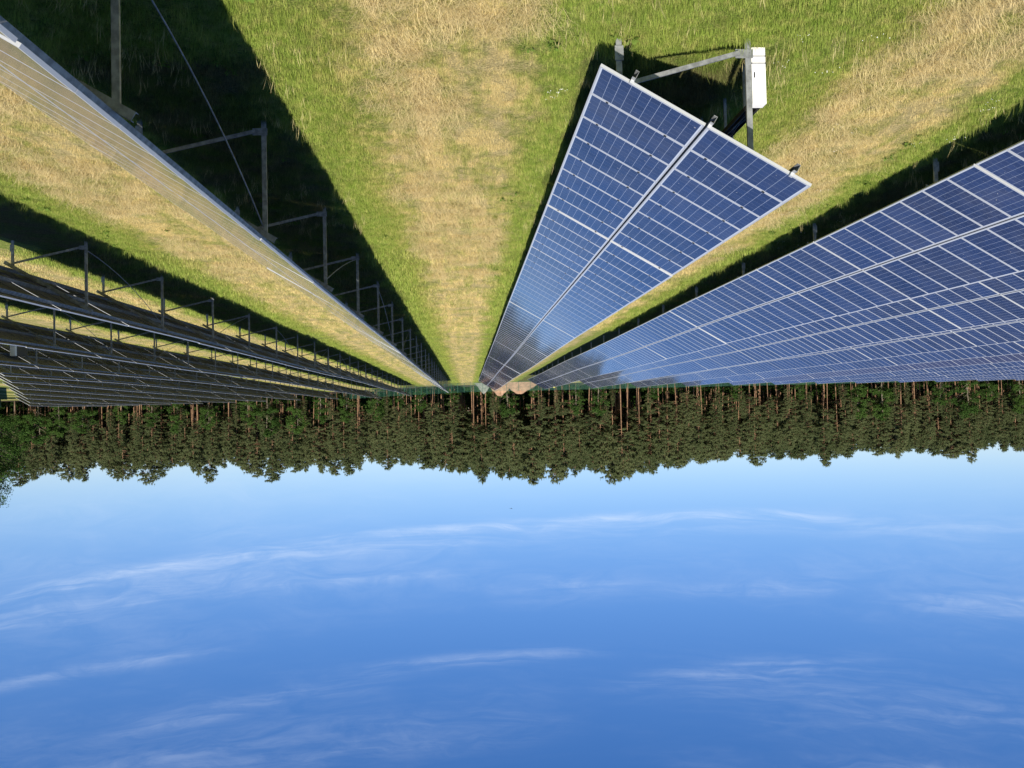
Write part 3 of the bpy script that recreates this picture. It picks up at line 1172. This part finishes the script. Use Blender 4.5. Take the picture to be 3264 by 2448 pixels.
def pine(seed, h=20.0, crown0=0.45, rad=2.3, dens=1.0, ex=0.8):
    r = np.random.default_rng(seed)
    mb = MB()
    bend = r.normal(0, 0.25, 2)
    pts, rr_ = [], []
    for k in range(9):
        f = k / 8
        pts.append((bend[0] * math.sin(f * 2.6), bend[1] * math.sin(f * 2.1), -0.4 + (h * 0.97 + 0.4) * f))
        rr_.append(0.14 * (1 - 0.88 * f) + 0.012)
    mb.tube(pts, rr_, 7)

    def axis(z):
        f = (z + 0.4) / (h * 0.97 + 0.4)
        return np.array([bend[0] * math.sin(f * 2.6), bend[1] * math.sin(f * 2.1), z])
    cl = []
    z = h * crown0
    while z < h - 0.5:
        f = (z - h * crown0) / (h * (1 - crown0))
        prof = rad * (0.55 + 0.75 * math.sin(min(1, f * 1.9 + 0.25) * 1.57)) * (1 - f) ** ex
        nb = 3 if f < 0.55 else 4
        for i in range(nb + (r.random() < 0.5)):
            a = r.random() * 6.283
            L = prof * r.uniform(0.55, 1.15) + 0.25
            drop = r.uniform(-0.12, 0.45)
            p0 = axis(z + r.uniform(-0.2, 0.2))
            tip = p0 + np.array([math.cos(a) * L, math.sin(a) * L, drop * L])
            mb.tube([p0, (p0 + tip) / 2 + np.array([0, 0, -0.04 * L]), tip], [0.045 * (1 - 0.6 * f), 0.03 * (1 - 0.6 * f), 0.012], 4, cap=False)
            ncl = max(2, int(L * 3.6 * dens))
            for q in range(ncl):
                g_ = 0.42 + 0.62 * (q + r.random()) / ncl
                c = p0 + (tip - p0) * g_ + r.normal(0, 0.18, 3) * np.array([1, 1, 0.5]) + np.array([0, 0, 0.10])
                cl.append((c, r.uniform(0.16, 0.50) * (1 - 0.45 * f)))
        z += r.uniform(0.35, 0.62) * (1 if f < 0.55 else 0.62)
    for k in range(6):
        zz = h - 0.12 - 0.20 * k
        cl.append((axis(zz) + r.normal(0, 0.03 + 0.02 * k, 3), 0.09 + 0.035 * k))
    # a few bare snags below the crown
    for i in range(7):
        zz = h * r.uniform(0.22, crown0)
        a = r.random() * 6.283
        p0 = axis(zz)
        L = r.uniform(0.4, 1.1)
        mb.tube([p0, p0 + np.array([math.cos(a) * L, math.sin(a) * L, r.uniform(-0.2, 0.15)])], [0.022, 0.008], 3, cap=False)
    tr = mb.mesh('pine_trunk', [M['bark_pine']], True)
    V, F, var = foliage(cl, 0.105, seed + 500, 0.55, 34)
    # upright shoots on the outer and upper clumps
    sh = [(c, q) for c, q in cl if c[2] > h * (crown0 + (1 - crown0) * 0.35)]
    sv_, sf_, sr_ = [], [], []
    for c, q in sh:
        for k in range(3):
            b0 = c + r.normal(0, 0.6 * q, 3) * np.array([1, 1, 0.3])
            a = r.random() * 6.283
            tip = b0 + np.array([r.normal(0, 0.06), r.normal(0, 0.06), r.uniform(0.28, 0.62)])
            wv_ = np.array([math.cos(a), math.sin(a), 0.0]) * 0.055
            n0 = len(sv_)
            sv_ += [b0 - wv_, b0 + wv_, tip]
            sf_.append((n0 + len(V), n0 + 1 + len(V), n0 + 2 + len(V)))
            sr_.append(0.5 + 0.5 * r.random())
    V = np.concatenate([V, np.array(sv_)])
    F = np.concatenate([F, np.array(sf_)])
    var = np.concatenate([var, np.array(sr_)])
    cr = tri_mesh('pine_crown', V, F, [M['needles']])
    set_var(cr, var)
    return tr, cr


def broad(seed, h=9.0, rad=2.6, c0=0.18, limbs=26, leaf=0.17):
    r = np.random.default_rng(seed)
    mb = MB()
    top = (r.normal(0, 0.3), r.normal(0, 0.3), h * 0.8)
    mb.tube([(0, 0, -0.4), (top[0] * 0.4, top[1] * 0.3, h * 0.35), top], [0.17, 0.12, 0.03], 7)
    cl = []
    for i in range(limbs):
        a = r.random() * 6.283
        f = r.random()
        z = h * (c0 + (0.92 - c0) * f)
        prof = rad * math.sin(math.pi * (0.18 + 0.77 * f)) ** 0.7
        q = prof * r.uniform(0.35, 1.0)
        end = np.array([math.cos(a) * q, math.sin(a) * q, z])
        st_ = np.array([top[0] * f * 0.6, top[1] * f * 0.6, max(0.4, z - 0.6 * q)])
        mb.tube([st_, (st_ + end) / 2 + np.array([0, 0, 0.1]), end], [0.05, 0.03, 0.012], 4, cap=False)
        for k in range(5):
            cl.append((end + r.normal(0, 0.42, 3) * np.array([1, 1, 0.7]), r.uniform(0.35, 0.75)))
    for k in range(10):
        cl.append((np.array([r.normal(0, 0.4), r.normal(0, 0.4), h * r.uniform(0.8, 0.98)]), r.uniform(0.3, 0.5)))
    tr = mb.mesh('broadleaf_trunk', [M['bark_grey']], True)
    V, F, var = foliage(cl, leaf, seed + 900, 0.75, 34, 0.35)
    cr = tri_mesh('broadleaf_crown', V, F, [M['leaves']])
    set_var(cr, var)
    return tr, cr


PINES = [pine(200 + i, 20.0, c0, rd, dn, ex) for i, (c0, rd, dn, ex) in enumerate([(0.50, 2.2, 1.0, 0.6), (0.44, 2.6, 1.0, 0.85), (0.56, 2.3, 1.1, 0.5), (0.40, 2.3, 0.9, 0.9), (0.60, 2.1, 1.1, 0.55), (0.34, 2.7, 1.0, 0.75), (0.48, 2.0, 1.2, 1.0), (0.54, 3.0, 0.9, 0.45), (0.26, 2.5, 1.0, 0.8), (0.62, 2.6, 1.0, 0.4)])]
BROADS = [broad(300 + i, 9.0, rd, c0) for i, (rd, c0) in enumerate([(2.6, 0.15), (3.1, 0.1), (2.2, 0.25), (2.9, 0.3)])]
BROADS.append(broad(340, 9.0, 2.7, 0.2, 110, 0.085))

# height of the wood along its edge, metres
HX = [-260, -142, -128, -117, -100, -95, -82, -68, -58, -46, -38, -28, -12, 2, 14, 18, 24, 40, 60, 90, 110, 122, 130, 260]
HH = [20.6, 20.4, 21.2, 20.2, 20.0, 21.8, 20.6, 20.6, 21.4, 23.6, 24.8, 24.0, 24.6, 22.8, 20.0, 19.4, 20.2, 20.2, 19.8, 19.4, 20.0, 21.6, 24.5, 25]


def wood_height(x):
    return float(np.interp(x, HX, HH))


def plant_tree(kind, i, x, y, h, label, group, cat='tree'):
    tr, cr = (PINES if kind == 'pine_tree' else BROADS)[i]
    base_h = 20.0 if kind == 'pine_tree' else 9.0
    s = h / base_h
    root = link(kind, None, None, (x, y, zg(x, y)), (0, 0, random.uniform(0, 6.283)))
    wd = s * random.uniform(0.85, 1.2)
    root.scale = (wd, wd, s)
    tag(root, label, cat, group)
    link('trunk', tr, root)
    link('crown', cr, root)
    return root


tr_ = np.random.default_rng(77)
placed = []
nfront = 0
x = -150.0
# rank by rank: the edge of the wood, every tree its own
for rank, (dy0, dy1, gap, lo, hi) in enumerate([(0, 5, 3.9, 0.66, 0.97), (4, 11, 4.0, 0.78, 1.02), (10, 19, 4.2, 0.88, 1.05)]):
    x = -152.0 + rank
    while x < 156:
        yy = forest_y(x) + tr_.uniform(dy0, dy1)
        h = wood_height(x * 220.0 / yy) * (yy / 222.0) * tr_.uniform(lo, hi) * (1 + 0.05 * math.sin(x * 0.33 + rank))
        lab = ['Scots pine with bare reddish trunk at the sunlit edge of the wood', 'Scots pine in the second rank of the wood, crown above the edge trees', 'Scots pine deeper in the wood, only its top and trunk showing'][rank]
        plant_tree('pine_tree', int(tr_.choice([1, 3, 5, 8, 8, 5, 0, 6])) if rank == 0 else int(tr_.integers(0, 10)), x + tr_.normal(0, 0.5), yy, h, lab, ['pines along the edge of the wood', 'pines in the second rank of the wood', 'pines deeper in the wood'][rank])
        x += gap * tr_.uniform(0.55, 1.45)
# young pines in front, foliage almost to the ground
for k in range(44):
    x = -148 + 296 * (k + tr_.uniform(0, 1)) / 44
    plant_tree('pine_tree', int(tr_.choice([8, 5])), x, forest_y(x) - tr_.uniform(0.2, 2.0), tr_.uniform(5.5, 12.5),
               'short young pine, green almost to the ground, before the tall trunks', 'young pines before the wood')
# green broadleaf understorey
for x, h in [(-146, 8), (-140, 11), (-131, 7), (-126, 10.5), (-118, 8), (-103, 12), (-98, 10.5), (-84, 5), (-66, 5), (-47, 5), (-31, 9.5), (-27, 7.5), (-15, 4), (-9, 9), (4, 5), (12, 6.5), (17, 5), (23, 7.5), (31, 8.5), (38, 9), (46, 11), (54, 12), (62, 8), (70, 9), (79, 10), (88, 8.5), (96, 8), (104, 9), (111, 11), (119, 13), (124, 14), (131, 14), (138, 13)]:
    plant_tree('broadleaf_tree', int(tr_.integers(0, 4)), x + tr_.normal(0, 1), forest_y(x) - tr_.uniform(0.5, 2.5), h * tr_.uniform(0.85, 1.1),
               'bright green broadleaf tree growing low against the pine trunks', 'broadleaf trees below the pines')
big = plant_tree('broadleaf_tree', 4, 108.5, 203.0, 25.5, 'tall dark oak standing forward of the wood beside the green screen fence', None)

# the closed wood behind
stuff_meshes = []
for tr, cr in [PINES[k] for k in (0, 3, 5, 8, 1)]:
    V1 = np.array([v.co[:] for v in tr.vertices])
    F1 = [tuple(p.vertices) for p in tr.polygons]
    mb = MB()
    mb.add(V1, F1, 0)
    V2 = np.array([v.co[:] for v in cr.vertices])
    mb.add(V2, [tuple(p.vertices) for p in cr.polygons], 1)
    stuff_meshes.append(mb.mesh('wood_pine', [M['bark_pine'], M['needles']]))
wood_c = source_collection('wood_pine', stuff_meshes)
wp, wr, wsc, wi = [], [], [], []
for k in range(1900):
    x = tr_.uniform(-225, 225)
    yy = forest_y(x) + 19 + 150 * tr_.random() ** 1.2
    h = wood_height(x * 220.0 / yy) * (min(yy, 250) / 226.0) * tr_.uniform(0.82, 1.0)
    wp.append((x, yy, zg(x, yy)))
    wr.append((0, 0, tr_.uniform(0, 6.28)))
    s = h / 20
    wsc.append((s * 1.15, s * 1.15, s))
    wi.append(int(tr_.integers(0, 5)))
scatter('pine_wood', wood_c, wp, wr, wsc, wi, 'closed pine wood standing behind the edge trees', 'wood')


# shrubs and young growth on the forest floor
bush_meshes = []
for k in range(3):
    r = np.random.default_rng(400 + k)
    cl = [(np.array([r.normal(0, 0.9), r.normal(0, 0.9), 0.3 + 2.2 * r.random()]), r.uniform(0.4, 0.8)) for _ in range(26)]
    V, F, var = foliage(cl, 0.26, 410 + k, 0.8, 12, 0.3)
    me = tri_mesh('undergrowth', V, F, [M['leaves']])
    set_var(me, var * 0.6)
    bush_meshes.append(me)
bush_c = source_collection('undergrowth_bush', bush_meshes)
bp_, br, bs_, bi = [], [], [], []
for k in range(1500):
    x = tr_.uniform(-205, 205)
    d = 3 + 110 * tr_.random() ** 0.9
    yy = forest_y(x) + d
    sc = tr_.uniform(0.45, 0.9) * (0.6 + d / 32)
    bp_.append((x, yy, zg(x, yy)))
    br.append((0, 0, tr_.uniform(0, 6.28)))
    bs_.append((sc * 1.3, sc * 1.3, sc))
    bi.append(int(tr_.integers(0, 3)))
scatter('undergrowth', bush_c, bp_, br, bs_, bi, 'dark leafy undergrowth filling the wood between the trunks', 'undergrowth')


# ------------------------------------------------------------------ fences
def wire_fence(p0, p1, step, height, label, mat, closed=False):
    p0, p1 = Vector(p0), Vector(p1)
    n = max(1, int(round((p1 - p0).length / step)))
    root = link('mesh_fence', None, None, (p0.x, p0.y, zg(p0.x, p0.y)))
    tag(root, label, 'fence')
    pts = [p0.lerp(p1, i / n) for i in range(n + 1)]
    pts = [Vector((p.x, p.y, zg(p.x, p.y))) - root.location for p in pts]
    mb = MB()
    mb.box((-0.035, -0.035, -0.4), (0.035, 0.035, height + 0.05))
    pm = mb.mesh('fence_post', [M['fence']])
    for p in pts:
        link('fence_post', pm, root, p)
    for a, b in zip(pts[:-1], pts[1:]):
        me = bpy.data.meshes.new('mesh_panel')
        u = Vector((0, 0, 1))
        me.from_pydata([a + u * 0.04, b + u * 0.04, b + u * height, a + u * height], [], [(0, 1, 2, 3)])
        me.materials.append(mat)
        uv = me.uv_layers.new(name='UVMap')
        L = (b - a).length
        for li, c in enumerate([(0, 0), (L, 0), (L, height), (0, height)]):
            uv.data[li].uv = c
        link('mesh_panel', me, root)
    return root


wire_fence((-90, 176), (-0.7, 181.5), 2.5, 2.05, 'green wire mesh fence along the far end of the dry aisle', M['wire'])
wire_fence((-0.7, 181.6), (33, 232), 2.5, 2.05, 'green wire mesh fence slanting away past the ends of the dark rows', M['wire'])
wire_fence((80, 152), (118, 226), 3.0, 1.9, 'solid green screen fence on the grass beyond the last dark rows', M['screen'])


# ------------------------------------------------------------------ heaps and small far things
def heap(name, loc, rx, ry, h, mat, label, seed, cat):
    r = np.random.default_rng(seed)
    nr, na = 10, 26
    vs, fs = [], []
    for i in range(nr + 1):
        f = i / nr
        for k in range(na):
            a = k * 6.283185 / na
            wob = 1 + 0.16 * math.sin(2 * a + seed) + 0.10 * math.sin(5 * a + 2 * seed)
            z = h * (0.5 + 0.5 * math.cos(math.pi * f)) * (1 + 0.22 * math.sin(3 * a + seed + 2 * f)) + r.normal(0, 0.06) * h * (1 - f)
            if i == nr:
                z = -0.25
            vs.append((rx * f * wob * math.cos(a), ry * f * wob * math.sin(a), z))
    for i in range(nr):
        for k in range(na):
            fs.append((i * na + k, (i + 1) * na + k, (i + 1) * na + (k + 1) % na, i * na + (k + 1) % na))
    mb = MB()
    mb.add(vs, fs)
    o = link(name, mb.mesh(name, [mat], True), None, (loc[0], loc[1], zg(*loc)))
    return tag(o, label, cat)


heap('sand_heap', (-11.6, 192), 5.2, 4.0, 2.1, M['sand'], 'orange-brown heap of sandy soil behind the wire fence', 3, 'soil heap')
heap('sand_heap', (-7.4, 194), 3.2, 3.0, 2.5, M['sand'], 'smaller peaked heap of sandy soil against the taller one', 8, 'soil heap')
heap('gravel_heap', (-3.6, 193), 2.6, 2.2, 1.9, M['gravel'], 'pale grey heap of gravel behind the wire fence', 5, 'gravel heap')

sg = link('marker_sign', None, None, (-18.6, 186, zg(-18.6, 186)))
tag(sg, 'small yellow marker sign on a post in front of the dark wood', 'sign')
mb = MB()
mb.tube([(0, 0, -0.3), (0, 0, 1.7)], 0.03, 6)
link('post', mb.mesh('post', [M['galv']]), sg)
mb = MB()
mb.box((-0.22, -0.05, 1.05), (0.22, -0.032, 1.45))
link('plate', mb.mesh('plate', [M['yellow']]), sg)

wt_o = heap('white_item', (13.2, 228), 0.75, 0.5, 0.95, M['plain_white'], 'small white bundle on the grass behind the slanting fence', 6, 'item')  # low heap form standing for an unidentified small white object

# ------------------------------------------------------------------ bird
bd = link('bird', None, None, (-5.1, 108.0, 18.0), (0.2, 0.1, 0.6))
tag(bd, 'small dark bird flying in the blue sky above the wood', 'bird')
mb = MB()
mb.tube([(0, -0.13, 0), (0, -0.07, 0.01), (0, 0.02, 0.01), (0, 0.09, 0.0), (0, 0.17, 0)], [0.008, 0.03, 0.04, 0.022, 0.006], 7)
link('body', mb.mesh('body', [M['bird']], True), bd)
for s in (-1, 1):
    mb = MB()
    mb.add([(0.02 * s, 0.05, 0.02), (0.02 * s, -0.05, 0.02), (0.16 * s, -0.02, 0.07), (0.15 * s, 0.06, 0.07), (0.30 * s, -0.05, 0.03),
            (0.02 * s, 0.05, 0.012), (0.02 * s, -0.05, 0.012), (0.16 * s, -0.02, 0.062), (0.15 * s, 0.06, 0.062), (0.30 * s, -0.05, 0.024)],
           [(0, 1, 2, 3), (3, 2, 4), (5, 8, 7, 6), (8, 9, 7)])
    link('wing', mb.mesh('wing', [M['bird']]), bd)
